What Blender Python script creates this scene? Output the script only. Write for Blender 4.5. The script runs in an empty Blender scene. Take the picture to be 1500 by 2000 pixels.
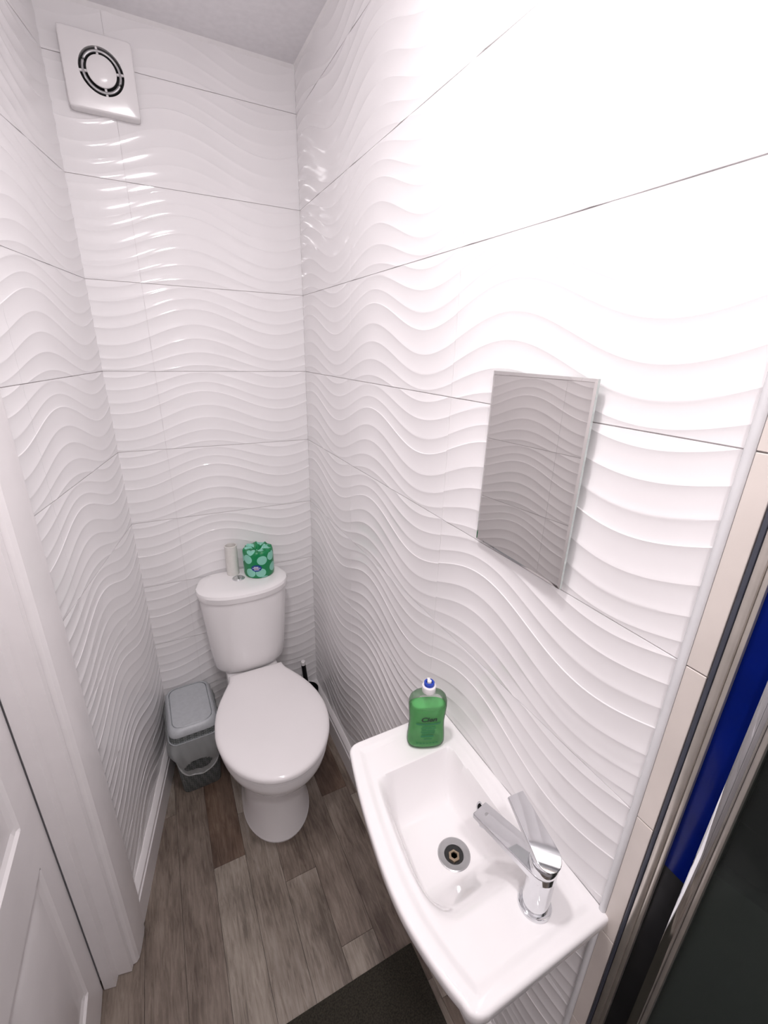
import bpy, bmesh, math, random
from mathutils import Vector, Matrix

# ------------------------------------------------------------------ camera, world, light, exposure
SC = bpy.context.scene
COL = SC.collection
cam_d = bpy.data.cameras.new('camera')
cam_d.sensor_fit = 'HORIZONTAL'
cam_d.sensor_width = 36.0
cam_d.lens = 852.54 / 1500.0 * 36.0
cam_d.clip_start = 0.01
cam = bpy.data.objects.new('camera', cam_d)
COL.objects.link(cam)
RT, FW, UP = (0.8915, -0.4525, 0.0242), (0.4317, 0.8319, -0.3487), (0.1377, 0.3213, 0.9369)
cam.matrix_world = Matrix(((RT[0], UP[0], -FW[0], -0.5048), (RT[1], UP[1], -FW[1], -1.6246),
                           (RT[2], UP[2], -FW[2], 1.6057), (0, 0, 0, 1)))
SC.camera = cam
wd = bpy.data.worlds.new('world')
SC.world = wd
wd.use_nodes = True
wd.node_tree.nodes['Background'].inputs[0].default_value = (0.9, 0.92, 1.0, 1)
wd.node_tree.nodes['Background'].inputs[1].default_value = 0.05
SC.view_settings.view_transform = 'Standard'
SC.view_settings.look = 'None'
SC.view_settings.exposure = 0.0
SC.view_settings.gamma = 1.0
SC.view_settings.use_curve_mapping = False
LAMP_POS = ((-0.430, -1.120), (-0.52, -1.95))          # ceiling lamp, then one added for wall highlights and a brighter lower room
LAMP_STRENGTH = 270.0

H = 0.25                               # tile height
ZK = 1.5235                            # height of one tile joint
CEIL = 2.387
LX, LA = -0.6353, math.radians(11.79)  # left wall: x at the back wall, skew
LD = Vector((math.sin(LA), math.cos(LA), 0))
LN = Vector((math.cos(LA), -math.sin(LA), 0))
LO = Vector((LX, 0, 0))
YFRONT = -2.3


def lw(s, n, z=0.0):
    return LO - LD * s + LN * n + Vector((0, 0, z))


# ------------------------------------------------------------------ materials
def mat(name, col, rough=0.5, metal=0.0, **kw):
    m = bpy.data.materials.new(name)
    m.use_nodes = True
    b = m.node_tree.nodes['Principled BSDF']
    b.inputs['Base Color'].default_value = (*col, 1)
    b.inputs['Roughness'].default_value = rough
    b.inputs['Metallic'].default_value = metal
    for k, v in kw.items():
        b.inputs[k.replace('_', ' ')].default_value = v
    return m


def nd(m, t, **kw):
    n = m.node_tree.nodes.new(t)
    for k, v in kw.items():
        setattr(n, k, v)
    return n


def lk(m, a, b):
    m.node_tree.links.new(a, b)


def ramp(m, stops):
    r = nd(m, 'ShaderNodeValToRGB')
    e = r.color_ramp.elements
    while len(e) < len(stops):
        e.new(0.5)
    for i, (p, c) in enumerate(stops):
        e[i].position = p
        e[i].color = (*c, 1)
    return r


def add_noise(m, scale, amount, bump=0.0, detail=3.0, dist=0.001):
    """slight mottling of the base colour and a fine bump"""
    b = m.node_tree.nodes['Principled BSDF']
    c = b.inputs['Base Color'].default_value[:3]
    tc = nd(m, 'ShaderNodeTexCoord')
    n = nd(m, 'ShaderNodeTexNoise')
    n.inputs['Scale'].default_value = scale
    n.inputs['Detail'].default_value = detail
    lk(m, tc.outputs['Object'], n.inputs['Vector'])
    r = ramp(m, [(0.3, tuple(x * (1 - amount) for x in c)), (0.7, tuple(min(1, x * (1 + amount)) for x in c))])
    lk(m, n.outputs['Fac'], r.inputs['Fac'])
    lk(m, r.outputs['Color'], b.inputs['Base Color'])
    if bump:
        bp = nd(m, 'ShaderNodeBump')
        bp.inputs['Strength'].default_value = bump
        bp.inputs['Distance'].default_value = dist
        lk(m, n.outputs['Fac'], bp.inputs['Height'])
        lk(m, bp.outputs['Normal'], b.inputs['Normal'])
    return m


M = {}
M['tile'] = add_noise(mat('white_glazed_tile', (0.905, 0.884, 0.892), 0.09), 6, 0.015)
M['grout'] = add_noise(mat('pale_grout', (0.74, 0.70, 0.705), 0.8), 60, 0.08)
M['beige_tile'] = add_noise(mat('beige_tile', (0.72, 0.655, 0.61), 0.25), 9, 0.06)
M['paint'] = add_noise(mat('white_wall_paint', (0.90, 0.88, 0.885), 0.6), 40, 0.02, 0.05)
M['ceil'] = add_noise(mat('ceiling_paint', (0.88, 0.865, 0.885), 0.7), 60, 0.03, 0.08)
M['gloss'] = add_noise(mat('white_gloss_paint', (0.90, 0.865, 0.87), 0.28), 14, 0.02, 0.04)
M['plastic_trim'] = add_noise(mat('white_plastic_trim', (0.74, 0.735, 0.75), 0.22), 20, 0.03)
M['ceramic'] = add_noise(mat('white_ceramic', (0.92, 0.895, 0.90), 0.06), 5, 0.01)
M['seat'] = add_noise(mat('white_seat_plastic', (0.92, 0.885, 0.89), 0.14), 5, 0.01)
M['white_plastic'] = add_noise(mat('white_plastic', (0.87, 0.845, 0.85), 0.2), 12, 0.02)
M['chrome'] = add_noise(mat('chrome', (0.75, 0.76, 0.78), 0.06, 1.0), 30, 0.03)
M['steel'] = add_noise(mat('brushed_steel', (0.55, 0.55, 0.56), 0.28, 1.0), 40, 0.08)
M['brass'] = add_noise(mat('worn_brass', (0.42, 0.33, 0.24), 0.35, 0.9), 60, 0.2)
M['dark'] = add_noise(mat('dark_cavity', (0.012, 0.012, 0.013), 0.6), 30, 0.2)
M['black'] = add_noise(mat('black_plastic', (0.008, 0.008, 0.009), 0.35, Specular_IOR_Level=0.2), 30, 0.2)
M['bin'] = mat('grey_woven_plastic', (0.17, 0.185, 0.19), 0.4)
M['bin_lid'] = add_noise(mat('grey_lid_plastic', (0.50, 0.52, 0.545), 0.35), 90, 0.05, 0.05)
M['alu'] = add_noise(mat('satin_aluminium', (0.62, 0.58, 0.53), 0.32, 0.85), 30, 0.06)
M['gasket'] = add_noise(mat('dark_rubber_gasket', (0.05, 0.055, 0.075), 0.45), 30, 0.1)
M['blue'] = add_noise(mat('deep_blue_film', (0.0005, 0.008, 0.13), 0.2, Specular_IOR_Level=0.08), 12, 0.15)
M['slate'] = add_noise(mat('dark_slate_tile', (0.045, 0.05, 0.047), 0.3), 14, 0.2)
M['slate_grout'] = add_noise(mat('grey_grout', (0.13, 0.135, 0.13), 0.8), 60, 0.1)
M['mirror'] = mat('mirror_glass', (0.76, 0.74, 0.73), 0.015, 1.0)
M['mirror_edge'] = mat('mirror_glass_edge', (0.55, 0.60, 0.58), 0.15, 0.3)
M['print'] = mat('dark_green_print', (0.002, 0.02, 0.012), 0.5)
M['print2'] = mat('green_print', (0.01, 0.17, 0.06), 0.5)
M['blue_cap'] = mat('blue_cap_plastic', (0.01, 0.05, 0.42), 0.25)
M['navy'] = mat('navy_print', (0.012, 0.045, 0.26), 0.4)
M['white_print'] = mat('white_print', (0.75, 0.75, 0.85), 0.4)
M['red_print'] = mat('red_print', (0.45, 0.03, 0.05), 0.4)
M['card'] = add_noise(mat('white_card', (0.75, 0.73, 0.70), 0.7), 80, 0.03)
M['bristle'] = mat('black_bristle', (0.015, 0.015, 0.015), 0.8)
M['lamp_ring'] = mat('lamp_bezel', (0.8, 0.8, 0.8), 0.3)
M['mat'] = add_noise(mat('dark_brown_mat', (0.030, 0.026, 0.018), 0.95), 260, 0.5, 0.8, 2.0, 0.003)

# emitting lamp lens
m = bpy.data.materials.new('lamp_lens')
m.use_nodes = True
m.node_tree.nodes.clear()
em = nd(m, 'ShaderNodeEmission')
em.inputs['Color'].default_value = (1.0, 0.955, 0.965, 1)
em.inputs['Strength'].default_value = LAMP_STRENGTH
om = nd(m, 'ShaderNodeOutputMaterial')
lk(m, em.outputs[0], om.inputs['Surface'])
M['lens'] = m

# woven bin body: crossed sine bands as a bump and a tint
m = M['bin']
b = m.node_tree.nodes['Principled BSDF']
tc = nd(m, 'ShaderNodeTexCoord')
ck = nd(m, 'ShaderNodeTexChecker')
ck.inputs['Scale'].default_value = 150
ck.inputs['Color1'].default_value = (0.20, 0.215, 0.215, 1)
ck.inputs['Color2'].default_value = (0.085, 0.10, 0.10, 1)
mp = nd(m, 'ShaderNodeMapping')
mp.inputs['Rotation'].default_value = (0.6, 0.6, 0.785)
lk(m, tc.outputs['Object'], mp.inputs['Vector'])
lk(m, mp.outputs['Vector'], ck.inputs['Vector'])
lk(m, ck.outputs['Color'], b.inputs['Base Color'])
bp = nd(m, 'ShaderNodeBump')
bp.inputs['Strength'].default_value = 0.5
bp.inputs['Distance'].default_value = 0.002
lk(m, ck.outputs['Fac'], bp.inputs['Height'])
lk(m, bp.outputs['Normal'], b.inputs['Normal'])


def clear_mat(name, tint, alpha, rough=0.05):
    """thin clear plastic or glass: mostly see-through with a glossy sheen"""
    m = bpy.data.materials.new(name)
    m.use_nodes = True
    m.node_tree.nodes.clear()
    t = nd(m, 'ShaderNodeBsdfTransparent')
    t.inputs['Color'].default_value = (*tint, 1)
    p = nd(m, 'ShaderNodeBsdfPrincipled')
    p.inputs['Base Color'].default_value = (*[0.6 * c for c in tint], 1)
    p.inputs['Roughness'].default_value = rough
    fr = nd(m, 'ShaderNodeFresnel')
    fr.inputs['IOR'].default_value = 1.35
    ad = nd(m, 'ShaderNodeMath', operation='ADD', use_clamp=True)
    ad.inputs[1].default_value = alpha
    lk(m, fr.outputs[0], ad.inputs[0])
    mx = nd(m, 'ShaderNodeMixShader')
    lk(m, ad.outputs[0], mx.inputs[0])
    lk(m, t.outputs[0], mx.inputs[1])
    lk(m, p.outputs[0], mx.inputs[2])
    o = nd(m, 'ShaderNodeOutputMaterial')
    lk(m, mx.outputs[0], o.inputs['Surface'])
    return m


M['clear'] = clear_mat('clear_plastic', (0.93, 0.96, 0.93), 0.06)
M['bag'] = clear_mat('translucent_bag_film', (0.85, 0.87, 0.87), 0.46, 0.25)
M['bag_hem'] = clear_mat('gathered_bag_film', (0.95, 0.96, 0.96), 0.70, 0.3)
M['glass'] = clear_mat('smoked_shower_glass', (0.42, 0.46, 0.44), 0.03, 0.03)
M['liquid'] = clear_mat('green_soap_liquid', (0.55, 0.95, 0.60), 0.45, 0.1)
for n in M['liquid'].node_tree.nodes:
    if n.type == 'BSDF_PRINCIPLED':
        n.inputs['Base Color'].default_value = (0.22, 0.82, 0.27, 1)

# vinyl planks: grain runs along the room, tone per material
def plank_mat(name, lo, mid, hi):
    m = mat(name, mid, 0.42)
    b = m.node_tree.nodes['Principled BSDF']
    tc = nd(m, 'ShaderNodeNewGeometry')
    oi = nd(m, 'ShaderNodeObjectInfo')
    add = nd(m, 'ShaderNodeVectorMath', operation='ADD')
    cmb = nd(m, 'ShaderNodeCombineXYZ')
    mul = nd(m, 'ShaderNodeMath', operation='MULTIPLY')
    mul.inputs[1].default_value = 37.0
    lk(m, oi.outputs['Random'], mul.inputs[0])
    lk(m, mul.outputs[0], cmb.inputs['X'])
    lk(m, mul.outputs[0], cmb.inputs['Y'])
    lk(m, tc.outputs['Position'], add.inputs[0])
    lk(m, cmb.outputs[0], add.inputs[1])
    mp = nd(m, 'ShaderNodeMapping')
    mp.inputs['Scale'].default_value = (52, 5.5, 1)
    lk(m, add.outputs[0], mp.inputs['Vector'])
    n1 = nd(m, 'ShaderNodeTexNoise')
    n1.inputs['Scale'].default_value = 2.2
    n1.inputs['Detail'].default_value = 10
    n1.inputs['Roughness'].default_value = 0.68
    n1.inputs['Distortion'].default_value = 0.8
    lk(m, mp.outputs[0], n1.inputs['Vector'])
    mp2 = nd(m, 'ShaderNodeMapping')
    mp2.inputs['Scale'].default_value = (9, 3.5, 1)
    lk(m, add.outputs[0], mp2.inputs['Vector'])
    n2 = nd(m, 'ShaderNodeTexNoise')
    n2.inputs['Scale'].default_value = 1.4
    n2.inputs['Detail'].default_value = 4
    lk(m, mp2.outputs[0], n2.inputs['Vector'])
    mixf = nd(m, 'ShaderNodeMath', operation='MULTIPLY_ADD')
    mixf.inputs[1].default_value = 0.5
    half = nd(m, 'ShaderNodeMath', operation='MULTIPLY')
    half.inputs[1].default_value = 0.5
    lk(m, n2.outputs['Fac'], half.inputs[0])
    lk(m, n1.outputs['Fac'], mixf.inputs[0])
    lk(m, half.outputs[0], mixf.inputs[2])
    r = ramp(m, [(0.39, lo), (0.5, mid), (0.62, hi)])
    lk(m, mixf.outputs[0], r.inputs['Fac'])
    lk(m, r.outputs['Color'], b.inputs['Base Color'])
    bp = nd(m, 'ShaderNodeBump')
    bp.inputs['Strength'].default_value = 0.15
    bp.inputs['Distance'].default_value = 0.001
    lk(m, n1.outputs['Fac'], bp.inputs['Height'])
    lk(m, bp.outputs['Normal'], b.inputs['Normal'])
    return m


PL = [plank_mat('vinyl_plank_taupe', (0.125, 0.098, 0.078), (0.245, 0.203, 0.168), (0.36, 0.31, 0.265)),
      plank_mat('vinyl_plank_grey', (0.16, 0.130, 0.106), (0.30, 0.255, 0.213), (0.42, 0.365, 0.312)),
      plank_mat('vinyl_plank_brown', (0.07, 0.042, 0.029), (0.138, 0.089, 0.063), (0.21, 0.148, 0.112)),
      plank_mat('vinyl_plank_mid', (0.10, 0.075, 0.059), (0.195, 0.153, 0.124), (0.29, 0.24, 0.20))]

# wrapped roll: pale spots on green, laid out in the wrapper's own unwrapped coordinates
m = mat('green_spotted_wrapper', (0.0, 0.25, 0.09), 0.3)
b = m.node_tree.nodes['Principled BSDF']
uv = nd(m, 'ShaderNodeUVMap')
uv.uv_map = 'wrap'
vo = nd(m, 'ShaderNodeTexVoronoi')
vo.voronoi_dimensions = '2D'
vo.inputs['Scale'].default_value = 1.0
vo.inputs['Randomness'].default_value = 0.5
r = ramp(m, [(0.0, (0.26, 0.62, 0.50)), (0.37, (0.26, 0.62, 0.50)), (0.385, (0.002, 0.23, 0.075)), (1.0, (0.002, 0.23, 0.075))])
lk(m, uv.outputs[0], vo.inputs['Vector'])
lk(m, vo.outputs['Distance'], r.inputs['Fac'])
lk(m, r.outputs['Color'], b.inputs['Base Color'])
M['wrap'] = m


# ------------------------------------------------------------------ mesh helpers
def link(name, me, material=None, parent=None, loc=None, rot=None):
    o = bpy.data.objects.new(name, me)
    COL.objects.link(o)
    if material is not None and me is not None and not me.materials:
        me.materials.append(material)
    if loc is not None:
        o.location = loc
    if rot is not None:
        o.rotation_euler = rot
    if parent is not None:
        o.parent = parent
    return o


def finish(bm, name, smooth=True, angle=35):
    bmesh.ops.recalc_face_normals(bm, faces=bm.faces)
    me = bpy.data.meshes.new(name)
    bm.to_mesh(me)
    bm.free()
    if smooth:
        for p in me.polygons:
            p.use_smooth = True
        me.set_sharp_from_angle(angle=math.radians(angle))
    return me


def part(name, bm, material, parent=None, smooth=True, angle=35, loc=None, rot=None):
    return link(name, finish(bm, name, smooth, angle), material, parent, loc, rot)


def thing(name, label, cat, loc=(0, 0, 0), rotz=0.0, group=None):
    o = bpy.data.objects.new(name, None)
    COL.objects.link(o)
    o.empty_display_size = 0.05
    o.location = loc
    o.rotation_euler = (0, 0, rotz)
    tag(o, label, cat, group)
    return o


def tag(o, label, cat, group=None):
    o['label'] = label
    o['category'] = cat
    if group:
        o['group'] = group
    return o


def struct(o, label=None):
    o['kind'] = 'structure'
    if label:
        o['label'] = label
    return o


def new():
    return bmesh.new()


def add_box(bm, lo, hi, bevel=0.0, seg=2):
    vs = [bm.verts.new((x, y, z)) for z in (lo[2], hi[2]) for y in (lo[1], hi[1]) for x in (lo[0], hi[0])]
    fs = [bm.faces.new([vs[i] for i in q]) for q in
          ((0, 2, 3, 1), (4, 5, 7, 6), (0, 1, 5, 4), (2, 6, 7, 3), (0, 4, 6, 2), (1, 3, 7, 5))]
    if bevel:
        es = list({e for f in fs for e in f.edges})
        bmesh.ops.bevel(bm, geom=es, offset=bevel, segments=seg, profile=0.5, affect='EDGES')
    return bm


def add_loft(bm, secs, cap0=True, cap1=True):
    rows = [[bm.verts.new(p) for p in s] for s in secs]
    n = len(rows[0])
    for a, c in zip(rows[:-1], rows[1:]):
        for i in range(n):
            j = (i + 1) % n
            bm.faces.new((a[i], a[j], c[j], c[i]))
    if cap0:
        bm.faces.new(rows[0][::-1])
    if cap1:
        bm.faces.new(rows[-1])
    return rows


def add_lathe(bm, prof, seg=32, c=(0, 0, 0), cap0=True, cap1=True):
    secs = [[(c[0] + r * math.cos(2 * math.pi * i / seg), c[1] + r * math.sin(2 * math.pi * i / seg), c[2] + z)
             for i in range(seg)] for r, z in prof]
    return add_loft(bm, secs, cap0, cap1)


def add_tube(bm, pts, r, seg=8, closed=False):
    pts = [Vector(p) for p in pts]
    n = len(pts)
    rows = []
    for i, p in enumerate(pts):
        a = pts[(i - 1) % n] if (closed or i > 0) else p
        c = pts[(i + 1) % n] if (closed or i < n - 1) else p
        t = (c - a).normalized()
        up = Vector((0, 0, 1)) if abs(t.z) < 0.9 else Vector((1, 0, 0))
        s = t.cross(up).normalized()
        u = s.cross(t)
        rr = r[i] if isinstance(r, (list, tuple)) else r
        rows.append([bm.verts.new(p + s * rr * math.cos(2 * math.pi * k / seg) + u * rr * math.sin(2 * math.pi * k / seg))
                     for k in range(seg)])
    m = n if closed else n - 1
    for i in range(m):
        a, c = rows[i], rows[(i + 1) % n]
        for k in range(seg):
            j = (k + 1) % seg
            bm.faces.new((a[k], a[j], c[j], c[k]))
    if not closed:
        bm.faces.new(rows[0][::-1])
        bm.faces.new(rows[-1])


def prism(bm, poly, f0, f1):
    """extrude a 2D polygon between two placing functions"""
    a = [bm.verts.new(f0(*p)) for p in poly]
    c = [bm.verts.new(f1(*p)) for p in poly]
    n = len(poly)
    for i in range(n):
        j = (i + 1) % n
        bm.faces.new((a[i], a[j], c[j], c[i]))
    bm.faces.new(a[::-1])
    bm.faces.new(c)


def rrect(hx, hy, r, n=6, cx=0.0, cy=0.0):
    out = []
    for q, (sx, sy) in enumerate(((1, 1), (-1, 1), (-1, -1), (1, -1))):
        for k in range(n + 1):
            a = math.pi / 2 * (q + k / n)
            out.append((cx + sx * (hx - r) + r * math.cos(a), cy + sy * (hy - r) + r * math.sin(a)))
    return out


def smooth01(t):
    t = max(0.0, min(1.0, t))
    return t * t * (3 - 2 * t)


# ------------------------------------------------------------------ the wavy tiles
LINES = [(-75, 24), (-42, 24), (-8, 27), (30, 26), (65, 32), (96, 33), (142, 34), (182, 33), (218, 27), (250, 20), (288, 20), (325, 20)]
SUB = (0.0, 0.05, 0.12, 0.21, 0.33, 0.5, 0.67, 0.79, 0.88, 0.95)
TW, GAP = 0.5, 0.0008


def line_off(i, u):
    c, a = LINES[i]
    return (c - a * math.sin(2 * math.pi * (u - 0.03))) / 1000.0


def wave_tile(name, u0=0.0, u1=1.0, v0=0.0, v1=0.25, ncol=44):
    """one glazed tile; x runs right, z down from its top edge, relief towards -y; cut to u0..u1, v0..v1"""
    bm = new()
    rows = []
    ni = len(LINES)
    for i in range(ni):
        subs = SUB if i < ni - 1 else (0.0,)
        for f in subs:
            row = []
            for k in range(ncol + 1):
                u = k / ncol
                a = line_off(i, u)
                if i < ni - 1:
                    c = line_off(i + 1, u)
                    sp = c - a
                    off = a + sp * f
                    dep = 0.038 * sp
                    hgt = dep * abs(2 * f - 1) ** 2.7
                else:
                    off, hgt = a, 0.0012
                row.append(bm.verts.new((u * TW, -hgt, -off)))
            rows.append(row)
    for a, c in zip(rows[:-1], rows[1:]):
        for k in range(ncol):
            bm.faces.new((a[k], c[k], c[k + 1], a[k + 1]))
    lo_x, hi_x, hi_z, lo_z = u0 * TW + 0.0003, u1 * TW - 0.0003, -v0 - GAP, -v1 + GAP
    for co, no in (((lo_x, 0, 0), (-1, 0, 0)), ((hi_x, 0, 0), (1, 0, 0)), ((0, 0, hi_z), (0, 0, 1)), ((0, 0, lo_z), (0, 0, -1))):
        g = bm.verts[:] + bm.edges[:] + bm.faces[:]
        bmesh.ops.bisect_plane(bm, geom=g, dist=1e-6, plane_co=co, plane_no=no, clear_outer=True)
    be = [e for e in bm.edges if e.is_boundary]
    r = bmesh.ops.extrude_edge_only(bm, edges=be)
    for v in r['geom']:
        if isinstance(v, bmesh.types.BMVert):
            v.co.y = 0.0065
    me = finish(bm, name, True, 14)
    return me


TILE_CACHE = {}


def tile(parent, loc, rotz, u0=0.0, u1=1.0, v0=0.0, v1=0.25):
    key = (round(u0, 4), round(u1, 4), round(v0, 4), round(v1, 4))
    if key not in TILE_CACHE:
        TILE_CACHE[key] = wave_tile('wave_tile', *key)
    return link('wall_tile', TILE_CACHE[key], M['tile'], parent, loc, (0, 0, rotz))


# ------------------------------------------------------------------ shell
# floor
bm = new()
add_box(bm, (-1.45, YFRONT, -0.06), (0.0, 0.0, -0.004))
floor = struct(part('floor', bm, add_noise(mat('dark_floor_joint', (0.05, 0.04, 0.034), 0.8), 40, 0.2), smooth=False))
random.seed(4)
unit = new()
add_box(unit, (0.005, 0.0008, -1), (0.995, 0.9992, 0))
PLANK_ME = [None] * 4
unit_me = finish(unit, 'plank', False)
for i in range(4):
    PLANK_ME[i] = unit_me.copy()
    PLANK_ME[i].materials.append(PL[i])
# (x0, x1, [y ends from the back wall forwards], [tone of each plank])
strips = [(-0.045, 0.0, (0, -0.52, -1.147, -1.75, YFRONT), (3, 1, 3, 0)),
          (-0.145, -0.045, (0, -0.479, -1.10, -1.7, YFRONT), (2, 3, 0, 1)),
          (-0.245, -0.145, (0, -0.30, -0.93, -1.55, YFRONT), (0, 3, 1, 0)),
          (-0.345, -0.245, (0, -0.70, -1.30, -1.9, YFRONT), (3, 0, 1, 3)),
          (-0.445, -0.345, (0, -0.41, -1.02, -1.65, YFRONT), (1, 0, 1, 0)),
          (-0.545, -0.445, (0, -0.56, -1.20, -1.8, YFRONT), (2, 1, 0, 1)),
          (-0.645, -0.545, (0, -0.98, -1.6, YFRONT), (3, 1, 0)),
          (-0.745, -0.645, (0, -0.313, -0.94, -1.56, YFRONT), (0, 3, 0, 3)),
          (-0.845, -0.745, (0, -0.5, -1.12, -1.74, YFRONT), (0, 3, 0, 1)),
          (-0.945, -0.845, (0, -0.62, -1.24, -1.86, YFRONT), (3, 0, 1, 0)),
          (-1.045, -0.945, (-0.4, -1.0, -1.6, YFRONT), (0, 3, 1)),
          (-1.145, -1.045, (-0.7, -1.3, -1.9, YFRONT), (3, 1, 0)),
          (-1.245, -1.145, (-0.9, -1.5, YFRONT), (0, 3))]
for x0, x1, ys, tones in strips:
    for (ya, yb), t in zip(zip(ys[:-1], ys[1:]), tones):
        o = link('floor_plank', PLANK_ME[t], None, floor, (x0, yb, 0.0))
        o.scale = (x1 - x0, ya - yb, 0.0035)

# ceiling
bm = new()
add_box(bm, (-1.45, YFRONT, CEIL), (0.2, 0.1, CEIL + 0.06))
ceiling = struct(part('ceiling', bm, M['ceil'], smooth=False))

# back wall
bm = new()
add_box(bm, (-0.80, 0.0026, 0.0), (0.1, 0.1, CEIL))
wall_back = struct(part('wall_back', bm, M['grout'], smooth=False))
XV = -0.4937
for k in range(-5, 5):
    zt = ZK + H * k
    v0 = 0.0 if zt <= CEIL else zt - CEIL
    tile(wall_back, (XV, 0, zt), 0.0, 0.0, (0.0 - XV) / TW, v0, 0.25)
    tile(wall_back, (XV - TW, 0, zt), 0.0, 1 - (XV - LX + 0.004) / TW, 1.0, v0, 0.25)

# right wall
YT = -1.4106
bm = new()
add_box(bm, (0.0026, -1.444, 0.0), (0.1, 0.0025, CEIL))
wall_right = struct(part('wall_right', bm, M['grout'], smooth=False))
for k in range(-5, 5):
    zt = ZK + H * k
    v0 = 0.0 if zt <= CEIL else zt - CEIL
    tile(wall_right, (0, -0.4235 + TW, zt), -math.pi / 2, (TW - 0.4235 + 0.001) / TW, 1.0, v0, 0.25)
    tile(wall_right, (0, -0.4235, zt), -math.pi / 2, 0.0, 0.9912, v0, 0.25)
    tile(wall_right, (0, -0.9191, zt), -math.pi / 2, 0.0, (0.4915) / TW, v0, 0.25)
    # plain beige tile strip past the trim
    bm = new()
    zb, zt2 = zt - H + GAP, min(zt - GAP, CEIL - 0.001)
    add_box(bm, (-0.002, -1.4428, zb), (0.0055, -1.4205, zt2), 0.0006, 1)
    part('wall_tile', bm, M['beige_tile'], wall_right)

# left wall (skewed) with the doorway cut out of it
DS0, DS1, DZ = 0.727, 1.53, 2.02


def lbox(bm, s0, s1, n0, n1, z0, z1):
    vs = [bm.verts.new(lw(s, n, z)) for z in (z0, z1) for s in (s0, s1) for n in (n0, n1)]
    for q in ((0, 2, 3, 1), (4, 5, 7, 6), (0, 1, 5, 4), (2, 6, 7, 3), (0, 4, 6, 2), (1, 3, 7, 5)):
        bm.faces.new([vs[i] for i in q])


bm = new()
lbox(bm, -0.05, DS0, -0.10, -0.0026, 0, CEIL)
lbox(bm, DS0, DS1, -0.10, -0.0026, DZ, CEIL)
lbox(bm, DS1, 2.45, -0.10, -0.0026, 0, CEIL)
wall_left = struct(part('wall_left', bm, M['grout'], smooth=False))
RL = math.pi / 2 - LA
for k in range(-5, 5):
    zt = ZK + H * k
    v0 = 0.0 if zt <= CEIL else zt - CEIL
    tile(wall_left, lw(0.5, 0, zt), RL, 0.0, 1.0, v0, 0.25)
    if zt - 0.25 > 2.0:
        tile(wall_left, lw(1.0, 0, zt), RL, 0.0, 1.0, v0, 0.25)
    else:
        tile(wall_left, lw(1.0, 0, zt), RL, (1.0 - 0.619) / TW, 1.0, v0, 0.25)

# wall behind the camera, wall over the shower opening, hallway wall behind the door
bm = new()
add_box(bm, (-1.45, YFRONT - 0.08, 0.0), (1.0, YFRONT, CEIL))
struct(part('wall_front', bm, M['paint'], smooth=False))
bm = new()
add_box(bm, (0.0, YFRONT, 2.02), (0.1, -1.444, CEIL))
struct(part('wall_lintel', bm, M['paint'], smooth=False))

# shower recess on the far side of the right wall
bm = new()
add_box(bm, (0.90, YFRONT, -0.05), (0.96, -0.9, 2.4))
wall_shower = struct(part('wall_shower', bm, M['slate_grout'], smooth=False))
for iz in range(0, 6):
    for iy in range(0, 3):
        bm = new()
        y1 = -0.9 - 0.6 * iy
        add_box(bm, (0.892, max(y1 - 0.597, YFRONT), 0.003 + 0.3 * iz), (0.8999, y1, 0.3 * iz + 0.3), 0.001, 1)
        part('wall_tile', bm, M['slate'], wall_shower)
bm = new()
add_box(bm, (0.1, -0.96, -0.05), (0.9, -0.9, 2.4))
struct(part('wall_shower_side', bm, M['slate'], smooth=False))
bm = new()
add_box(bm, (0.1, YFRONT, 2.2), (0.96, -0.9, 2.26))
struct(part('ceiling_shower', bm, M['slate'], smooth=False))
bm = new()
add_box(bm, (0.0, YFRONT, -0.06), (0.9, -1.444, 0.0))
add_box(bm, (0.1, -1.444, -0.06), (0.9, -0.96, 0.0))
struct(part('floor_shower', bm, M['slate'], smooth=False))


# skirting boards: one moulded profile swept along each wall
SK = [(0, 0), (0.018, 0), (0.018, 0.090), (0.0145, 0.093), (0.0145, 0.099), (0.0165, 0.103), (0.0155, 0.110), (0.009, 0.119), (0.003, 0.124), (0, 0.124)]
bm = new()
prism(bm, SK, lambda n, z: lw(0.0, n, z), lambda n, z: lw(0.627, n, z))
struct(part('baseboard_left', bm, M['gloss'], angle=25))
bm = new()
prism(bm, SK, lambda n, z: (-n, 0, z), lambda n, z: (-n, -1.41, z))
struct(part('baseboard_right', bm, M['gloss'], angle=25))
bm = new()
prism(bm, [(n, z * 0.97) for n, z in SK], lambda n, z: (-0.62, -n, z), lambda n, z: (-0.0185, -n, z))
struct(part('baseboard_back', bm, M['gloss'], angle=25))

# plastic edge trim closing the wavy tiles
bm = new()
pr = [(-1.4110, 0.0055), (-1.4110, -0.004), (-1.4125, -0.0058), (-1.4150, -0.0064), (-1.4180, -0.0058), (-1.4200, -0.0035), (-1.4204, 0.0055)]
prism(bm, pr, lambda y, x: (x, y, 0.0), lambda y, x: (x, y, CEIL))
struct(part('trim_2', bm, M['plastic_trim'], angle=50), 'glossy white plastic edge strip where wavy tiles end')

# white bead along the ceiling corner
bm = new()
prism(bm, [(0, 0), (0, -0.006), (-0.006, 0)], lambda a, z: (a, -0.0, CEIL + z), lambda a, z: (a, -1.44, CEIL + z))
struct(part('trim_3', bm, M['paint'], smooth=False))
bm = new()
prism(bm, [(0, 0), (0, -0.008), (-0.008, 0)], lambda a, z: (-0.64, a, CEIL + z), lambda a, z: (0.0, a, CEIL + z))
struct(part('trim_4', bm, M['paint'], smooth=False))

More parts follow.
